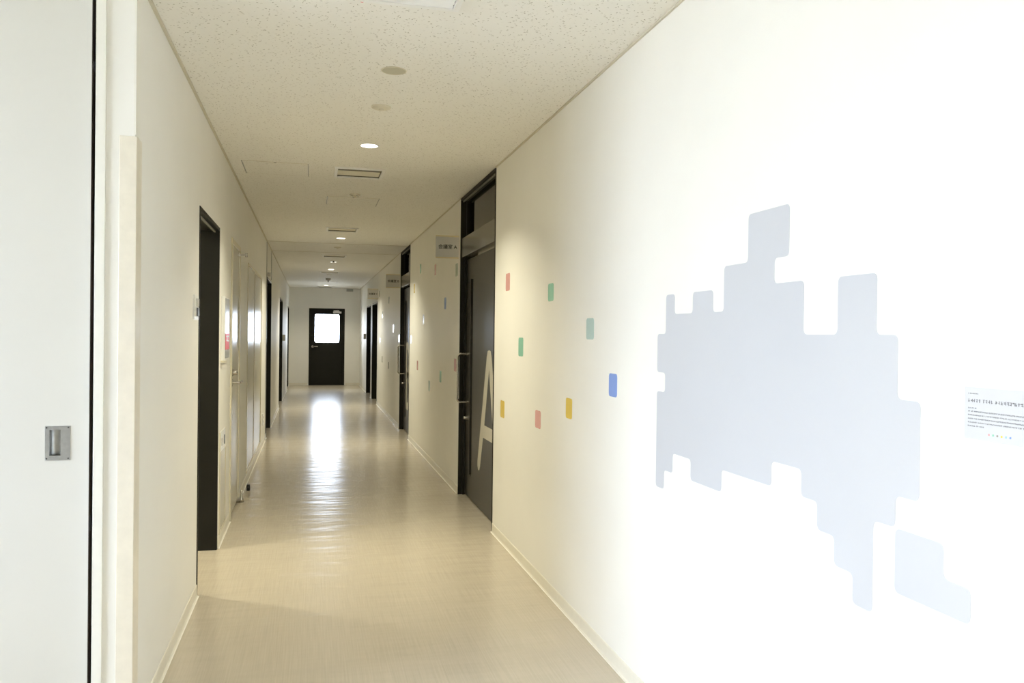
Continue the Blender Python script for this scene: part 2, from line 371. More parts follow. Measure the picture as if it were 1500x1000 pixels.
# lobby window with real glass
wy0, wy1, wz0, wz1 = WIN
wn = thing('window_1', (XW-0.05, (wy0+wy1)/2, wz0), 'tall aluminium framed lobby window', kind='structure')
fb = MB()
for a in (wy0, wy1-0.05, (wy0+wy1)/2-0.02): fb.box(XW-0.10, XW-0.05, a, a+(0.05 if a != (wy0+wy1)/2-0.02 else 0.04), wz0, wz1)
fb.box(XW-0.10, XW-0.05, wy0+0.05, wy1-0.05, wz0, wz0+0.05).box(XW-0.10, XW-0.05, wy0+0.05, wy1-0.05, wz1-0.05, wz1)
fb.build('window_frame', 'alu', wn)
for a, b in ((wy0+0.05, (wy0+wy1)/2-0.02), ((wy0+wy1)/2+0.02, wy1-0.05)):
    B(XW-0.078, XW-0.072, a, b, wz0+0.05, wz1-0.05).build('pane', 'glass', wn)

# ------------------------------------------------------------------ doors
def frame_u(x0, x1, y0, y1, z1, t, head=True, z0=0.0):       # jambs + head lining an opening in a wall along y
    mb = MB().box(x0, x1, y0, y0+t, z0, z1).box(x0, x1, y1-t, y1, z0, z1)
    if head: mb.box(x0, x1, y0+t, y1-t, z1-t, z1)
    return mb
n_door = [0]
def new_door(loc, label):
    n_door[0] += 1
    return thing('door_%d' % n_door[0], loc, label, kind='structure')
E_ = 0.0015
# 1: dark framed opening without a leaf
d = new_door((XL-0.07, (O1[0]+O1[1])/2, 0), 'dark steel lined doorway without a leaf beside the switch plate')
frame_u(XL-TL-0.03, XL+0.004, O1[0]+E_, O1[1]-E_, O1[3]-E_, 0.022).build('frame', 'dark', d, bevel=0.002)
fe = MB().box(XL-0.03, XL-0.018, O1[0]+0.0235, O1[0]+0.030, 0, O1[3]-0.03).box(XL-0.03, XL-0.018, O1[0]+0.03, O1[1]-0.03, O1[3]-0.033, O1[3]-0.0245)
fe.build('gasket', 'gasket', d)
# 2: cream steel door
d = new_door((XL-0.04, (D1[0]+D1[1])/2, 0), 'cream steel door with lever handle and pivot hinges on the left wall')
fr = MB().box(XL, XL+0.009, D1[0]-0.06, D1[0]-E_, 0, 2.03).box(XL, XL+0.006, D1[1]+E_, D1[1]+0.035, 0, 2.03).box(XL, XL+0.006, D1[0], D1[1], 2.002, 2.03)
fr.build('frame', 'steelframe', d, bevel=0.0015)
lf = B(XL-0.045, XL-0.003, D1[0]+0.004, D1[1]-0.004, 0.010, 1.994).build('leaf', 'steel', d, bevel=0.0015)
B(XL-0.05, XL-0.012, D1[0]+E_, D1[1]-E_, 0.0, 0.0095).build('gap_shade', 'black', d)  # black strip painted in as the dark gap under the leaf
ky = D1[0]+0.075
kb = MB().cyl((XL-0.003, ky, 1.058), (1, 0, 0), 0.027, 0.012).lathe((XL+0.009, ky, 1.058), (1, 0, 0), [(0.020, 0), (0.020, 0.016), (0.016, 0.028), (0.008, 0.031), (0.0, 0.031)])
kb.build('thumb_turn', 'chrome', d)
MB().cyl((XL-0.003, ky, 0.985), (1, 0, 0), 0.027, 0.010).tube([(XL+0.006, ky, 0.985), (XL+0.045, ky, 0.985), (XL+0.056, ky+0.004, 0.985), (XL+0.060, ky+0.016, 0.985), (XL+0.060, ky+0.115, 0.985)], 0.009).build('lever_handle', 'chrome', d)
for z0, nm in ((1.965, 'pivot_hinge'), (0.02, 'pivot_hinge')):
    hb = MB()
    if z0 > 1: hb.box(XL-0.003, XL+0.004, D1[1]-0.09, D1[1]-0.01, z0-0.014, z0+0.020).box(XL+0.004, XL+0.045, D1[1]-0.03, D1[1]-0.012, z0-0.004, z0+0.005).cyl((XL+0.052, D1[1]-0.02, z0-0.014), (0, 0, 1), 0.010, 0.015).cyl((XL+0.052, D1[1]-0.02, z0+0.004), (0, 0, 1), 0.010, 0.016)
    else: hb.box(XL-0.003, XL+0.03, D1[1]-0.07, D1[1]-0.012, z0-0.004, z0+0.014).lathe((XL+0.03, D1[1]-0.02, 0.0), (0, 0, 1), [(0.0, 0.0), (0.020, 0.0), (0.020, 0.026), (0.011, 0.036), (0.009, 0.085), (0.005, 0.092), (0, 0.092)])
    hb.build(nm, 'chrome', d)
# 3: duct-space double door
d = new_door((XL-0.04, (PS[0]+PS[1])/2, 0), 'wide pair of flush cream steel cupboard doors set above the floor')
fb = MB().box(XL-0.06, XL+0.004, PS[0]+E_, PS[0]+0.025, PS[2]+E_, PS[3]-E_).box(XL-0.06, XL+0.004, PS[1]-0.025, PS[1]-E_, PS[2]+E_, PS[3]-E_)
fb.box(XL-0.06, XL+0.007, PS[0]+0.025, PS[1]-0.025, PS[3]-0.022, PS[3]-E_).box(XL-0.06, XL+0.007, PS[0]+0.025, PS[1]-0.025, PS[2]+E_, PS[2]+0.022)
fb.build('frame', 'steelframe', d, bevel=0.001)
pm = yl(372.3)
for a, b in ((PS[0]+0.028, pm-0.002), (pm+0.002, PS[1]-0.028)):
    lf = B(XL-0.04, XL-0.002, a, b, PS[2]+0.025, PS[3]-0.025).build('leaf', 'steel', d, bevel=0.0015)
    if a < pm-0.1: B(XL-0.0018, XL+0.003, pm+0.06, pm+0.08, 1.02, 1.17).build('flush_pull', 'chrome', d)
B(XL-0.0018, XL+0.001, pm+0.002, pm+0.05, PS[2]+0.03, PS[3]-0.03).build('cover_strip', 'trim', d)
# dark flush doors in deep steel linings
def dark_door(side, o, label):
    rec = 0.085 if side < 0 else 0.11; TD = 0.125 if side < 0 else TW-0.005
    s = 1 if side < 0 else -1; xw = XL if side < 0 else XR
    dd = new_door((xw-s*0.06, (o[0]+o[1])/2, 0), label)
    frame_u(xw-s*TD, xw+s*0.004, o[0]+E_, o[1]-E_, o[3]-E_, 0.03).build('frame', 'dark', dd, bevel=0.002)
    B(xw-s*rec, xw-s*(rec+0.036), o[0]+0.033, o[1]-0.033, 0.008, o[3]-0.034).build('leaf', 'leaf', dd)
    B(xw-s*0.012, xw+s*0.006, o[0]+0.03, o[1]-0.03, o[3]-0.030, o[3]-0.010).build('head_strip', 'chrome', dd)
    kx = xw-s*rec
    MB().cyl((kx, o[0]+0.12, 1.0), (s, 0, 0), 0.025, 0.01).tube([(kx, o[0]+0.12, 1.0), (kx+s*0.05, o[0]+0.12, 1.0), (kx+s*0.055, o[0]+0.13, 1.0), (kx+s*0.055, o[0]+0.24, 1.0)], 0.009).build('lever_handle', 'chrome', dd)
    return dd
dk = dark_door(-1, O2, 'recessed dark steel door between the two ceiling joints')
B(XL+0.0045, XL+0.045, O2[0]-0.05+0.02, O2[0]+0.03, 2.075, 2.12).build('closer', 'chrome', dk)
dark_door(-1, O3, 'recessed dark steel door facing the paired dark doors')
dark_door(-1, O4, 'recessed dark steel door next to the end wall')
dark_door(1, RC1, 'dark recessed door under the room C sign')
dark_door(1, RC2, 'dark recessed door beyond the room C door, towards the end wall')

# meeting room doors A and B, full height with transom
LX = XR+0.050                                # face of the leaf
def capsule_letter(polys, fn, d0, d1):
    mb = MB()
    for p in polys: mb.prism(p, fn, d0, d1)
    return mb
def meeting_door(o, letter, label):
    y0, y1 = o[0], o[1]
    d = new_door((XR+0.06, (y0+y1)/2, 0), label)
    frame_u(XR-0.003, XR+TW-0.002, y0+E_, y1-E_, ZC-0.002, 0.022).build('frame', 'dark', d, bevel=0.0015)
    fe = MB().box(XR+0.012, XR+0.022, y0+0.0235, y1-0.0235, ZC-0.036, ZC-0.025)
    fe.build('gasket', 'gasket', d)
    B(XR+0.004, LX+0.04, y0+0.0235, y1-0.0235, 2.005, 2.165).build('header_panel', 'header', d, bevel=0.002)
    B(LX+0.004, LX+0.012, y0+0.0235, y1-0.0235, 2.166, ZC-0.026).build('transom_pane', 'smoke', d)
    B(LX-0.006, LX+0.022, y1-0.034, y1-0.0235, 2.166, ZC-0.026).build('transom_bead', 'dark', d)
    ys1 = y1-0.22; ys0 = ys1-0.105               # the glazed slit near the pull handle
    lf = slab(y0+0.026, y1-0.040, 0.012, 1.985, LX, LX+0.04, [(ys0, ys1, 0.20, 1.815)], AX_X).build('leaf', 'leaf', d)
    B(LX+0.018, LX+0.024, ys0+0.0005, ys1-0.0005, 0.2005, 1.8145).build('slit_pane', 'black', lf)
    B(XR+0.03, LX-0.001, y1-0.040, y1-0.0235, 0.0, 2.0).build('stop_post', 'dark', d)
    # D-shaped pull handle
    hy = y1-0.155; x1 = LX-0.092; za, zb = 0.795, 1.195; r = 0.03
    pts = [(LX+0.0, hy, zb)]
    for k in range(7):
        q = math.pi/2*k/6; pts.append((x1+r-r*math.sin(q), hy, zb-r+r*math.cos(q)))
    for k in range(7):
        q = math.pi/2*k/6; pts.append((x1+r-r*math.cos(q), hy, za+r-r*math.sin(q)))
    pts.append((LX, hy, za))
    hd = MB().tube(pts, 0.0095)
    for z in (za, zb): hd.cyl((LX-0.006, hy, z), (1, 0, 0), 0.014, 0.006)
    hd.build('pull_handle', 'chrome', d)
    MB().cyl((LX-0.010, hy, 0.662), (1, 0, 0), 0.022, 0.010).lathe((LX-0.010, hy, 0.662), (-1, 0, 0), [(0.013, 0), (0.014, 0.012), (0.012, 0.026), (0, 0.027)]).build('lock_cylinder', 'chrome', d)
    fn = lambda u, v, dd: (dd, u, v)
    if letter == 'A':
        ya = onx(716.8, 513, LX).y                # apex
        out = [(0.0, 1.242), (0.055, 1.235), (0.088, 1.19), (0.405, 0.37), (0.405, 0.33), (0.375, 0.302), (0.335, 0.303), (0.305, 0.335), (0.195, 0.575)]
        S = 0.95
        lo = [(ya+a*S, z) for a, z in out]; ro = [(ya-a*S, z) for a, z in out[::-1]]
        hole = [(0.0, 1.10), (0.165, 0.672)]
        # left and right strokes and the crossbar
        pl = [(ya+a*S, z) for a, z in out[:9]]+[(ya+0.155*S, 0.672), (ya, 1.10)]
        pr = [(2*ya-a, z) for a, z in pl]
        pc = [(ya+0.195*S, 0.575), (ya+0.155*S, 0.672), (ya-0.155*S, 0.672), (ya-0.195*S, 0.575)]
        polys = [pl, pr, pc]
    else:
        yb = (y0+y1)/2-0.02
        st = rounded([(yb+0.24, 0.32), (yb+0.24, 1.24), (yb+0.13, 1.24), (yb+0.13, 0.32)], 0.05)
        def bowl(z0, z1, w):
            zc = (z0+z1)/2; ro_, ri = (z1-z0)/2, (z1-z0)/2-0.10; res = []
            N = 14
            for k in range(N+1):
                q = math.pi/2-math.pi*k/N; res.append((yb+0.13-w-ro_*0.6*math.cos(q), zc+ro_*math.sin(q)))
            res = [(yb+0.14, z1)]+res+[(yb+0.14, z0), (yb+0.14, z0+0.10)]
            inn = []
            for k in range(N+1):
                q = -math.pi/2+math.pi*k/N; inn.append((yb+0.13-w-ri*0.6*math.cos(q), zc+ri*math.sin(q)))
            return res+inn+[(yb+0.14, z1-0.10)]
        polys = [st, bowl(0.74, 1.24, 0.08), bowl(0.32, 0.84, 0.11)]
    capsule_letter(polys, fn, LX-0.0008, LX).build('door_letter', 'letter', lf)
    return d
meeting_door(RA, 'A', 'full-height dark meeting room door with large cream letter A')
meeting_door(RB, 'B', 'full-height dark meeting room door under the room B sign')

# end door with the bright window
d = new_door(((ED[0]+ED[1])/2, YE+0.05, 0), 'dark steel exit door with square window at the corridor end')
t = 0.035
fb = MB().box(ED[0], ED[0]+t, YE-0.006, YE+0.13, 0, ED[3]).box(ED[1]-t, ED[1], YE-0.006, YE+0.13, 0, ED[3]).box(ED[0]+t, ED[1]-t, YE-0.006, YE+0.13, ED[3]-t, ED[3])
fb.box(ED[0]+t, ED[1]-t, YE+0.001, YE+0.13, 0, 0.012).box(ED[0]+t, ED[0]+t+0.02, YE+0.0605, YE+0.09, 0.012, ED[3]-t).box(ED[1]-t-0.02, ED[1]-t, YE+0.0605, YE+0.09, 0.012, ED[3]-t).box(ED[0]+t+0.02, ED[1]-t-0.02, YE+0.0605, YE+0.09, ED[3]-t-0.02, ED[3]-t).box(ED[0]+t+0.02, ED[1]-t-0.02, YE+0.0605, YE+0.09, 0.012, 0.035).build('frame', 'dark', d)
wx0, wx1 = ony(461.3, 480, YE).x, ony(497.0, 480, YE).x; wz0, wz1 = ony(478, 501.3, YE).z, ony(478, 460.3, YE).z
lf = slab(ED[0]+t+0.003, ED[1]-t-0.003, 0.015, ED[3]-t-0.003, YE+0.02, YE+0.06, [(wx0, wx1, wz0, wz1)], AX_Y).build('leaf', 'dark', d)
ri = rounded([(wx0+0.0, wz0), (wx1, wz0), (wx1, wz1), (wx0, wz1)], 0.045, 6)
ro = [(wx0-0.018, wz0-0.018), (wx1+0.018, wz0-0.018), (wx1+0.018, wz1+0.018), (wx0-0.018, wz1+0.018)]
# window bead: rectangle outside, rounded inside
n = len(ri); rb = MB()
ro_r = rounded(ro, 0.03, 6)
va = [(p[0], YE+0.014, p[1]) for p in ri]+[(p[0], YE+0.014, p[1]) for p in ro_r]; vb = [(x, YE+0.066, z) for x, _, z in va]
fs = []
for k in range(n):
    j = (k+1) % n; fs += [(k, j, n+j, n+k), (2*n+k, 3*n+k, 3*n+j, 2*n+j), (k, 2*n+k, 2*n+j, j), (n+k, n+j, 3*n+j, 3*n+k)]
rb.add(va+vb, fs).build('window_bead', 'dark', lf)
B(wx0+0.001, wx1-0.001, YE+0.037, YE+0.043, wz0+0.001, wz1-0.001).build('pane', 'glass', lf)
hx = ED[0]+t+0.06
MB().cyl((hx, YE+0.02, 1.0), (0, -1, 0), 0.03, 0.012).tube([(hx, YE+0.01, 1.0), (hx, YE-0.03, 1.0), (hx+0.012, YE-0.04, 1.0), (hx+0.13, YE-0.04, 1.0)], 0.011).build('lever_handle', 'chrome', d)
cx0 = ony(488, 455, YE).x
cl = MB().box(cx0, cx0+0.21, YE-0.035, YE+0.019, 1.86, 1.91).tube([(cx0+0.16, YE-0.02, 1.915), (cx0+0.02, YE-0.10, 1.92), (cx0+0.01, YE-0.10, 1.92)], 0.008).tube([(cx0+0.01, YE-0.10, 1.928), (cx0+0.15, YE-0.01, 1.935)], 0.007)
cl.build('door_closer', 'white', d)
portal('door_glass_portal', ((wx0+wx1)/2, YE+0.10, (wz0+wz1)/2), (math.radians(-90), 0, 0), wx1-wx0, wz1-wz0)

# sliding door in the wall facing the viewer
d = new_door(((SD[0]+SD[1])/2, YC+0.05, 0), 'off-white sliding door with recessed steel pull, slightly ajar')
e = ony(131.4, 500, YC+0.03).x                # edge of the leaf, gap to the jamb stays open
lf = slab(SD[0]+0.02, e, 0.008, SD[3]-0.01, YC+0.03, YC+0.066, [(ony(72.6, 649, YC+0.03).x, ony(89, 649, YC+0.03).x, ony(80, 667, YC+0.03).z, ony(80, 629.3, YC+0.03).z)], AX_Y).build('leaf', 'doorwhite', d)
M['seal'] = mat('dark_brown_edge_seal', (0.035, 0.022, 0.012), 0.5)
B(e, e+0.002, YC+0.031, YC+0.065, 0.008, SD[3]-0.01).build('edge_seal', 'seal', d)
for zz, h_ in ((0.70, 0.05), (2.20, 0.03)): B(e+0.002, e+0.0035, YC+0.036, YC+0.06, zz, zz+h_).build('latch_plate', 'screw', d)
jm = MB().box(SD[1]-0.0, SD[1]+0.030, YC-0.010, YC-E_*0.2, 0, SD[3]+0.03)
jm.build('jamb_casing', 'framewhite', d, bevel=0.0015)
B(SD[1]-0.002, SD[1]-0.0005, YC+0.012, YC+TW-0.02, 0, SD[3]-0.01).build('jamb_lining', 'framewhite', d)
B(SD[0]-0.05, SD[0]-0.001, YC-0.010, YC-E_*0.2, 0, SD[3]+0.03).build('jamb_casing', 'framewhite', d, bevel=0.0015)
B(SD[0]+0.001, SD[1]-0.005, YC-0.010, YC+0.025, SD[3]-0.009, SD[3]-0.001).build('head_rail', 'framewhite', d)
p0, p1 = ony(66.3, 624, YC+0.03), ony(102.9, 673.5, YC+0.03)
hx0, hx1 = ony(72.6, 649, YC+0.03).x, ony(89, 649, YC+0.03).x; hz0, hz1 = ony(80, 667, YC+0.03).z, ony(80, 629.3, YC+0.03).z
pl = slab(p0.x, p1.x, p1.z, p0.z, YC+0.028, YC+0.030, [(hx0, hx1, hz0, hz1)], AX_Y).build('pull_plate', 'plate', d)
# the curved cup behind the plate
cup = MB(); N = 12; vs = []
for k in range(N+1):
    q = math.pi*k/N; vs += [((hx0+hx1)/2-(hx1-hx0)/2*math.cos(q), YC+0.030+0.020*math.sin(q)**0.6, hz0), ((hx0+hx1)/2-(hx1-hx0)/2*math.cos(q), YC+0.030+0.020*math.sin(q)**0.6, hz1)]
cup.add(vs, [(2*k, 2*k+2, 2*k+3, 2*k+1) for k in range(N)], True)
cup.add([vs[2*k] for k in range(N+1)], [tuple(range(N+1))]).add([vs[2*k+1] for k in range(N+1)], [tuple(range(N+1))])
cup.build('finger_cup', 'plate', pl)
for sx in (p0.x+0.0045, p1.x-0.0055):
    for sz in (p0.z-0.005, p1.z+0.006):
        MB().cyl((sx, YC+0.028, sz), (0, -1, 0), 0.0026, 0.0008, 12).build('screw', 'screw', pl)

# ------------------------------------------------------------------ things on the ceiling
def downlight(x, y, label, power=1.0):
    t = thing('downlight', (x, y, ZC), label, 'downlight', 'round recessed downlights along the corridor')
    MB().lathe((x, y, ZC), (0, 0, -1), [(0.060, 0.0), (0.060, 0.003), (0.054, 0.005), (0.050, 0.004), (0.050, 0.0)]).build('trim_ring', 'white', t)
    MB().cyl((x, y, ZC-0.0005), (0, 0, -1), 0.0495, 0.0025, 32).build('diffuser', 'lamp', t)
    l = bpy.data.lights.new('downlight_lamp', 'AREA'); l.shape = 'DISK'; l.size = 0.098; l.energy = LAMP_W*power; l.color = (1.0, 0.93, 0.70); l.spread = math.radians(124)
    o = bpy.data.objects.new('downlight_lamp', l); o.location = (x, y, ZC-0.0045); col.objects.link(o)
    o.parent = t; o.matrix_parent_inverse = Matrix.Translation(-t.location)
LXc = 0.333
DY = [cx(542, 213).y, cx(499, 348.5).y, cx(484.7, 394.3).y, cx(477, 417.6).y]
dl = ['lit round downlight just before the first ceiling hatch and air grille', 'lit round downlight just past the second flush air grille', 'lit round downlight between the twin spot lamp and the small detectors', 'lit round downlight closest to the exit door']
for y, lb, pw in zip(DY, dl, (0.88, 0.92, 0.85, 0.5)): downlight(LXc, y, lb, pw)   # dimmed towards the daylit end
downlight(LXc, DY[0]-5.0, 'lit round downlight in the lobby before the corridor')
downlight(-1.35, (O1[0]+O1[1])/2+0.1, 'lit round downlight in the small room behind the dark doorway', 0.6)
downlight(2.6, (RA[0]+RA[1])/2, 'unseen downlight added in meeting room A to brighten the transom', 1.6)  # added lamp, out of sight, brightens the view through the transom

# blank round plate
c = cx(577, 103.3)
t = thing('ceiling_speaker', (c.x, c.y, ZC), 'flat olive grey round speaker in the ceiling', 'speaker')
MB().lathe((c.x, c.y, ZC), (0, 0, -1), [(0.056, 0), (0.056, 0.002), (0.052, 0.003), (0.052, 0.001)]).build('trim_ring', 'det', t)
MB().cyl((c.x, c.y, ZC-0.0002), (0, 0, -1), 0.052, 0.0018, 36).build('grille_disc', 'disc', t)
def detector(px, py, label, r=0.05, mt='det', drop=0.012, name='smoke_detector', nub=True):
    c = cx(px, py)
    t = thing(name, (c.x, c.y, ZC), label, 'detector')
    MB().lathe((c.x, c.y, ZC), (0, 0, -1), [(r, 0), (r, drop*0.45), (r*0.85, drop*0.8), (r*0.45, drop), (0, drop)]).build('base', mt, t)
    if nub: MB().lathe((c.x, c.y, ZC-drop+0.0005), (0, 0, -1), [(r*0.28, 0), (r*0.26, drop*0.5), (r*0.1, drop*0.8), (0, drop*0.8)]).build('sensor', mt, t)
    return t
detector(558.5, 156.3, 'flat ivory heat detector between the round speaker and a downlight')
s = detector(520, 284.5, 'ivory motion sensor beside the second ceiling hatch', r=0.045, drop=0.016)
for q in range(4):
    a = q*math.pi/2+0.5; c = cx(520, 284.5)
    MB().cyl((c.x+0.028*math.cos(a), c.y+0.028*math.sin(a), ZC-0.013), (0, 0, -1), 0.006, 0.003, 10).build('lens', 'darkgrey', s)
detector(494.5, 362, 'ivory heat detector past the second lit downlight in the joint strip')
detector(482.3, 401.8, 'small ivory detector directly before the dark cone detector', r=0.05, nub=False)
detector(480.8, 407.3, 'dark cone-shaped smoke detector hanging from the ceiling', r=0.055, mt='grey', drop=0.05)
c = cx(488.5, 382)
t = thing('emergency_light', (c.x, c.y, ZC), 'twin white emergency spot lamp between two air grilles', 'lamp')
B(c.x-0.012, c.x+0.012, c.y-0.012, c.y+0.012, ZC-0.02, ZC).build('bracket', 'darkgrey', t)
for dx in (-0.031, 0.031):
    MB().cyl((c.x+dx, c.y, ZC), (0, 0, -1), 0.018, 0.02, 20).build('spot_housing', 'white', t)
    MB().cyl((c.x+dx, c.y, ZC-0.020), (0, 0, -1), 0.016, 0.002, 20).build('spot_lens', 'spotlens', t)

# air grilles
glab = ['white louvred air grille with a red marker in the lobby ceiling', 'cream air grille beside the first ceiling hatch', 'cream air grille just before the second downlight', 'cream air grille next to the twin spot lamp',
        'cream air grille just past the third downlight', 'cream air grille right before the end wall']
for k, (a, b, c0, c1) in enumerate(GR):
    t = thing('air_grille', ((a+b)/2, (c0+c1)/2, ZC), glab[k], 'grille', 'square air grilles along the ceiling')
    dz = 0.012 if k == 0 else 0.010
    fm = MB().box(a, a+0.022, c0, c1, ZC-dz, ZC).box(b-0.022, b, c0, c1, ZC-dz, ZC).box(a+0.022, b-0.022, c0, c0+0.022, ZC-dz, ZC).box(a+0.022, b-0.022, c1-0.022, c1, ZC-dz, ZC)
    fm.build('frame', 'vent', t, bevel=0.0015)
    ai, bi, ci, di = a+0.0215, b-0.0215, c0+0.0215, c1-0.0215
    MB().box(ai, ai+0.002, ci, di, ZC, ZC+0.12).box(bi-0.002, bi, ci, di, ZC, ZC+0.12).box(ai, bi, ci, ci+0.002, ZC, ZC+0.12).box(ai, bi, di-0.002, di, ZC, ZC+0.12).box(ai, bi, ci, di, ZC+0.12, ZC+0.125).build('duct_box', 'void', t)
    if k == 0:
        for q in range(9):
            y = ci+0.018+q*(di-ci-0.03)/8.5
            MB().add([(ai+0.003, y+0.026, ZC-0.010), (bi-0.003, y+0.026, ZC-0.010), (bi-0.003, y, ZC+0.008), (ai+0.003, y, ZC+0.008), (ai+0.003, y+0.026, ZC-0.0085), (bi-0.003, y+0.026, ZC-0.0085), (bi-0.003, y, ZC+0.0095), (ai+0.003, y, ZC+0.0095)],
                     [(0,1,2,3),(7,6,5,4),(0,4,5,1),(1,5,6,2),(2,6,7,3),(3,7,4,0)]).build('louvre', 'vent', t)
        MB().cyl((cx(530, 2).x, c1+0.012, ZC), (0, 0, -1), 0.006, 0.006, 16).build('red_marker', 'red', t)
    else:
        ym = ci+(di-ci)*0.42
        B(ai+0.003, bi-0.003, ym+0.004, di-0.006, ZC+0.006, ZC+0.010).build('baffle_plate', 'baffle', t)
        for q in range(4):
            y = ci+0.010+q*(ym-ci-0.012)/3.6
            MB().box(ai+0.003, bi-0.003, y, y+0.004, ZC+0.002, ZC+0.026).build('louvre', 'slat', t)
# ceiling hatches
def hatch(x0, x1, y0, y1, label):
    t = thing('ceiling_hatch', ((x0+x1)/2, (y0+y1)/2, ZC), label, 'hatch')
    B(x0+0.006, x1-0.006, y0+0.006, y1-0.006, ZC-0.0025, ZC).build('panel', 'ceil', t)
    for a_ in (x0, x1-0.0055): B(a_, a_+0.0055, y0, y1, ZC-0.004, ZC).build('side_edge', 'alu', t)
    for a_ in (y0, y1-0.003): B(x0+0.006, x1-0.006, a_, a_+0.003, ZC-0.002, ZC).build('end_edge', 'trim', t)
    B((x0+x1)/2-0.008, (x0+x1)/2+0.008, y0+0.004, y0+0.014, ZC-0.004, ZC-0.0025).build('latch', 'darkgrey', t)
h0, h1 = cx(353, 234.2), cx(452.3, 257.8); hatch(h0.x, h1.x, h0.y, h1.y, 'square ceiling hatch beside the left wall and the first air grille')
h0, h1 = cx(479.5, 287), cx(550, 302); hatch(0.115, 0.555, h0.y, h1.y, 'square ceiling hatch next to the motion sensor')
h0 = cx(478, 413); hatch(0.115, 0.555, h0.y-0.2, h0.y+0.24, 'square ceiling hatch between the dark cone detector and the last downlight')
c = ony(507.5, 424, YE)
tag(MB().box(c.x, c.x+0.17, YE-0.05, YE, ZC-0.075, ZC-0.012).box(c.x+0.02, c.x+0.15, YE-0.056, YE-0.05, ZC-0.06, ZC-0.03).build('sensor_box', 'grey', bevel=0.004), 'small grey sensor box high on the end wall', 'sensor')

# ------------------------------------------------------------------ left wall things
y0, y1 = yl(282.3, 450), yl(288.6, 450); z0, z1 = onx(284, 468.5, XL).z, onx(284, 431.5, XL).z
t = thing('switch_plate', (XL, (y0+y1)/2, z0), 'white switch plate with dark indicator by the dark framed doorway', 'switch')
MB().prism(rounded([(y0, z0), (y1, z0), (y1, z1), (y0, z1)], 0.008), lambda u, v, d_: (d_, u, v), XL, XL+0.008).build('plate', 'white', t)
B(XL+0.008, XL+0.013, y0+(y1-y0)*0.38, y1-0.022, z0+(z1-z0)*0.55, z1-0.016).build('rocker', 'sign', t, bevel=0.002)
B(XL+0.008, XL+0.014, y0+(y1-y0)*0.50, y1-0.020, z0+(z1-z0)*0.16, z0+(z1-z0)*0.50).build('sensor_window', 'darkgrey', t, bevel=0.002)

y0, y1 = yl(323.8, 480), yl(331.0, 480); z0, z1 = onx(326, 527.5, XL).z, onx(326, 434, XL).z
t = thing('alarm_panel', (XL, (y0+y1)/2, z0), 'slim wall panel with silver front and red notice between doorway and steel door', 'panel')
B(XL, XL+0.022, y0, y1, z0, z1).build('body', 'white', t, bevel=0.003)
fx = XL+0.022
B(fx, fx+0.0015, y0+0.02, y1-0.02, z0+0.015, z1-0.012).build('front', 'silver', t)
zr0, zr1 = z0+(z1-z0)*0.17, z0+(z1-z0)*0.42
B(fx+0.0015, fx+0.003, y0+0.04, y1-0.03, zr0, zr1).build('red_notice', 'red', t)
w_ = (y1-0.03)-(y0+0.04); yb = y0+0.04; hz = zr1-zr0
mk = MB()
for (a, b, c0, c1) in ((0.15, 0.85, 0.78, 0.86), (0.44, 0.56, 0.50, 0.92), (0.2, 0.45, 0.54, 0.62), (0.58, 0.85, 0.50, 0.58)):
    mk.box(fx+0.003, fx+0.0036, yb+w_*a, yb+w_*b, zr0+hz*c0, zr0+hz*c1)
mk.build('white_marks', 'white', t)
B(XL, XL+0.03, y0-0.02, y0+0.06, z0-0.012, z0-0.0015).build('bracket', 'steelframe', t)

y0, y1 = yl(321.3, 640), yl(329.8, 640); z1 = onx(326, 629, XL).z
t = thing('extinguisher_cabinet', (XL, (y0+y1)/2, 0.07), 'low flush grey-white fire cabinet in the wall under the alarm panel', 'cabinet')
MB().box(XL, XL+0.006, y0, y0+0.02, 0.064, z1).box(XL, XL+0.006, y1-0.02, y1, 0.064, z1).box(XL, XL+0.006, y0+0.02, y1-0.02, 0.064, 0.084).build('frame', 'steelframe', t)
B(XL, XL+0.004, y0+0.022, y1-0.022, 0.086, z1-0.13).build('door', 'steel', t)
lb = B(XL, XL+0.005, y0+0.021, y1-0.021, z1-0.128, z1).build('label_plate', 'white', t)
B(XL+0.005, XL+0.008, y1-0.12, y1-0.085, z1-0.10, z1-0.04).build('slot_handle', 'darkgrey', t)
B(XL+0.005, XL+0.0062, y0+0.08, y0+0.13, z1-0.095, z1-0.045).build('mark', 'sign', t)

c = onz(363.5, 718, 0)
t = thing('door_stop', (c.x, c.y, 0), 'small black rubber door stop on the floor by the left wall', 'door stop')
B(c.x-0.013, c.x+0.015, c.y-0.02, c.y+0.02, 0.0005, 0.052).build('block', 'black', t, bevel=0.004)
MB().lathe((c.x+0.001, c.y-0.02, 0.03), (0, -1, 0), [(0.008, 0), (0.008, 0.003), (0, 0.003)]).build('screw_cap', 'darkgrey', t)
c = onx(384, 614, XL)
t = thing('outlet_plate', (XL, c.y, c.z), 'white outlet plate low on the wall beside the dark door with ceiling joints', 'outlet')
MB().prism(rounded([(c.y-0.06, c.z-0.07), (c.y+0.06, c.z-0.07), (c.y+0.06, c.z+0.07), (c.y-0.06, c.z+0.07)], 0.01), lambda u, v, d_: (d_, u, v), XL, XL+0.012).build('plate', 'white', t)
for q in (-0.025, 0.025): B(XL+0.012, XL+0.014, c.y-0.02, c.y+0.02, c.z+q-0.012, c.z+q+0.012).build('socket', 'sign', t)
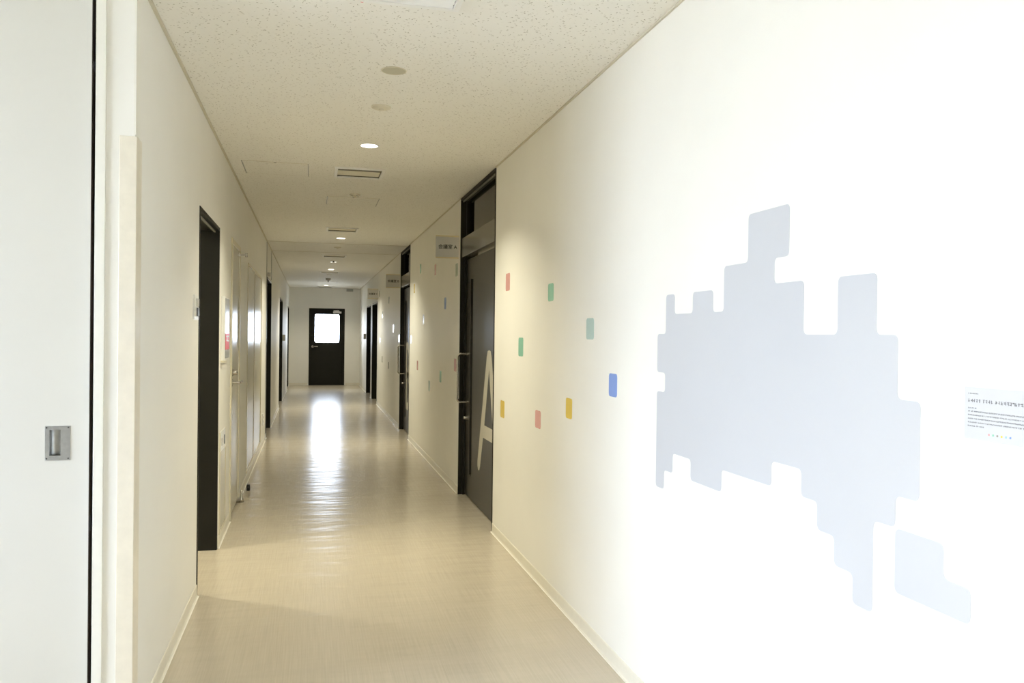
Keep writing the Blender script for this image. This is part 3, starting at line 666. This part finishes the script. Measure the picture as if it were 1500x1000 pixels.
for side, px, py, lb in ((-1, 413.6, 494.5, 'small grey plate projecting from the left wall beside a dark door'), (1, 535, 492.5, 'small grey plate projecting from the right wall past the paired dark doors')):
    xw = XL if side < 0 else XR; y = (O3[1]+0.06) if side < 0 else (RC2[1]+0.25); z = onx(px, py, xw).z; s = -side
    t = thing('blade_plate', (xw, y, z-0.06), lb, 'plate')
    B(xw, xw+s*0.004, y-0.02, y+0.02, z-0.062, z+0.062).build('wall_fixing', 'white', t)
    B(xw+s*0.004, xw+s*0.054, y-0.003, y+0.003, z-0.06, z+0.06).build('plate', 'grey', t, bevel=0.001)

# ------------------------------------------------------------------ right wall things
def room_sign(letter, y, label, zc=2.105):
    wd, ht = 0.198, 0.196; x1 = XR-0.0; x0 = x1-wd
    t = thing('room_sign', (x1, y, zc-ht/2), label, 'sign', 'blade signs beside the meeting room doors')
    B(x0, x1, y-0.006, y+0.006, zc-ht/2+0.012, zc+ht/2-0.012).build('plate', 'sign', t, bevel=0.001)
    for z in (zc-ht/2, zc+ht/2-0.0115): B(x0, x1, y-0.008, y+0.008, z, z+0.0115).build('edge_rail', 'signband', t, bevel=0.001)
    vs, fs = text_mesh('会議室 '+letter, 0.044)
    xs = [v[0] for v in vs]; sx = 0.160/(max(xs)-min(xs)); xm = (max(xs)+min(xs))/2; ym = (max(v[1] for v in vs)+min(v[1] for v in vs))/2
    mb = MB()
    for q, (bx, bz) in enumerate(((0, 0), (0.0008, 0), (-0.0008, 0), (0, 0.0007), (0, -0.0007))):     # bold weight
        mb.add([((x0+x1)/2+0.004+(v[0]-xm)*sx+bx, y-0.0066-q*0.00006, zc+0.002+(v[1]-ym)*sx+bz) for v in vs], fs)
    mb.build('lettering', 'ink', t, fix=False)
room_sign('A', RA[1]+0.10, 'blade sign reading 会議室 A beside the first meeting room door')
room_sign('B', RB[1]+0.10, 'blade sign reading 会議室 B beside the second meeting room door')
room_sign('C', RC1[0]-0.12, 'blade sign reading 会議室 C above the paired dark doors')

def decal(colr, x0, y0, x1, y1, label):
    ca = onx((x0+x1)/2, (y0+y1)/2, XR); hw = 0.5*abs(onx(x0, (y0+y1)/2, XR).y-onx(x1, (y0+y1)/2, XR).y)
    hh = 0.5*abs(onx((x0+x1)/2, y0, XR).z-onx((x0+x1)/2, y1, XR).z)
    hw = min(max(hw, 0.045), 0.056); hh = min(max(hh, 0.046), 0.056)
    o = MB().prism(rounded([(ca.y-hw, ca.z-hh), (ca.y+hw, ca.z-hh), (ca.y+hw, ca.z+hh), (ca.y-hw, ca.z+hh)], 0.017), lambda u, v, d_: (d_, u, v), XR-0.0008, XR).build('wall_decal', 'dec_'+colr)
    tag(o, label, 'decal', 'rounded square decals on the right wall')
DL = [
 ('pink', 740, 400, 748, 426, 'pink rounded square decal high on the wall just before door A'),
 ('green', 803, 415, 811, 441, 'upper green rounded square decal between door A and the large mural'),
 ('teal', 859, 466, 870, 497, 'pale teal rounded square decal above the blue one near the mural'),
 ('green', 759, 494, 767, 522, 'lower green rounded square decal between door A and the mural'),
 ('blue', 892, 547, 904, 581, 'bright blue rounded square decal closest to the mural'),
 ('yellow', 733, 586, 739, 612, 'yellow rounded square decal right at the edge of door A'),
 ('pink', 784, 601, 792, 627, 'low pink rounded square decal between the two yellow ones'),
 ('yellow', 829, 583, 838, 613, 'yellow rounded square decal below the pale teal one'),
 ('sage', 666.5, 385, 671.5, 405, 'sage green decal directly below the room A sign'),
 ('pink', 636, 386, 639.5, 404, 'pink decal high on the wall between doors A and B'),
 ('green', 614.5, 386, 617.5, 401, 'green decal high on the wall between doors A and B'),
 ('yellow', 606, 415.5, 608, 429.5, 'yellow decal next to the upper part of door B'),
 ('blue', 650.5, 435, 654, 453.5, 'blue decal between doors A and B'),
 ('pale', 619, 460.5, 622, 474.5, 'pale glossy decal below the green one between doors A and B'),
 ('pale', 601.3, 491, 603.3, 503, 'pale glossy decal right at the near edge of door B'),
 ('pink', 610.5, 528, 612.5, 542, 'low pink decal near door B'),
 ('green', 643.5, 542.5, 647, 560, 'low green decal between doors A and B'),
 ('pink', 665, 525, 668.5, 544, 'pink decal beside the pull handle of door A'),
 ('teal', 627.5, 557, 630, 573, 'low teal decal between doors A and B'),
 ('grey', 555, 425, 556.5, 435.5, 'dull decal beside the room C sign'),
 ('grey', 569, 434, 570.5, 445, 'dull decal below the room B sign'),
 ('teal', 559.5, 455, 561, 466, 'high glossy teal decal between door B and the paired dark doors'),
 ('pale', 575, 474, 577.5, 488, 'white gleaming decal past door B'),
 ('pale', 555.5, 493, 557.5, 505, 'pale decal before the paired dark doors'),
 ('grey', 559, 521, 560.7, 531, 'low dull decal before the paired dark doors'),
 ('grey', 568, 529, 570, 541, 'low dull decal past door B'),
 ('sage', 551.2, 531, 552.7, 541, 'low sage decal at the edge of the paired dark doors'),
 ('pale', 583.6, 490, 585.6, 501, 'pale decal at the far edge of door B above its handle'),
 ('teal', 583.2, 509, 585.2, 521, 'teal decal at the far edge of door B beside its handle'),
]
for a in DL: decal(*a)

# mural on its own square grid
PX = [(978,432),(988,431),(989,459),(1015,458),(1017,428),(1044,425),(1046,457),(1061,456),(1063,391),(1097,384),(1099,314),(1157,299),(1157,373),(1137,377),(1137,414),(1178,411),(1179,490),(1228,490),(1231,406),(1284,402),(1286,491),(1317,492),(1318,585),(1350,590),(1347,737),(1314,731),(1312,775),(1281,767),(1278,897),(1252,886),(1250,838),(1225,828),(1223,784),(1200,775),(1199,738),(1176,728),(1175,688),(1132,677),(1131,712),(1058,691),(1056,719),(1014,703),(1012,673),(987,665),(986,692),(974,690),(973,715),(962,711),(964,573),(974,572),(974,545),(964,544),(966,488),(976,487)]
PX2 = [(1313,778),(1383,800),(1385,848),(1423,867),(1421,916),(1313,868)]
def grid_pt(p):
    q = onx(p[0], p[1], XR)
    return (1.2825+0.0692*round((q.y-1.2825)/0.0692), 0.7445+0.0691*round((q.z-0.7445)/0.0691))
for pp, lb in ((PX, 'large pale blue-grey stepped silhouette mural on the right wall'), (PX2, 'small pale blue-grey stepped mural island below the large silhouette')):
    poly = [grid_pt(p) for p in pp]
    o = MB().prism(rounded(poly, 0.0160), lambda u, v, d_: (d_, u, v), XR-0.0008, XR).build('wall_mural', 'mural')
    tag(o, lb, 'mural')
# caption board
a, b = onx(1415.5, 566, XR), onx(1416, 641, XR); y1 = a.y; y0 = y1-0.235; z0, z1 = b.z, a.z
t = thing('caption_board', (XR, (y0+y1)/2, z0), 'small white caption board with grey text lines beside the mural', 'board')
M['boardw'] = mat('bluish_white_board', (0.61, 0.625, 0.66), 0.4, var=0.005)
B(XR-0.003, XR, y0, y1, z0, z1).build('board', 'boardw', t)
def line(y, z, length, h, mt, dense=1.0):       # a row of tiny character-like strokes, read from y downwards
    mb = MB(); p = 0.0
    while p < length:
        cw = h*R.uniform(0.8, 1.0)
        for q in range(3):
            a_ = z+h*R.uniform(-0.5, 0.35); mb.box(XR-0.0034, XR-0.003, y-p-cw*R.uniform(0.55, 0.95), y-p-cw*R.uniform(0.0, 0.35), a_, a_+h*0.16)
        u = y-p-cw*R.uniform(0.2, 0.8); mb.box(XR-0.0034, XR-0.003, u-h*0.14, u, z-h*0.5, z+h*0.5)
        p += cw*1.12 if R.random() > 0.12 else cw*1.9
    return mb
H_ = z1-z0
ys = y1-0.0085
for fz, ln, hh, mt, nm in ((0.88, 0.022, 0.0022, 'greyink', 'small_text'), (0.745, 0.185, 0.0062, 'greyink', 'heading'), (0.60, 0.020, 0.0022, 'greyink', 'small_text'),
                           (0.535, 0.200, 0.0026, 'greyink', 'text_line'), (0.465, 0.205, 0.0026, 'greyink', 'text_line'), (0.395, 0.200, 0.0026, 'greyink', 'text_line'), (0.325, 0.205, 0.0026, 'greyink', 'text_line'), (0.255, 0.036, 0.0026, 'greyink', 'text_line')):
    line(ys, z0+H_*fz, ln, hh, mt).build(nm, mt, t)
for k, cn in enumerate(('pink', 'green', 'grey', 'yellow', 'sky', 'blue')):
    yy = ys-0.050-0.0095*k
    MB().prism(rounded([(yy-0.0018, z0+0.0105), (yy+0.0018, z0+0.0105), (yy+0.0018, z0+0.0142), (yy-0.0018, z0+0.0142)], 0.0008, 3), lambda u, v, d_: (d_, u, v), XR-0.0034, XR-0.003).build('colour_dot', 'dec_'+cn, t)
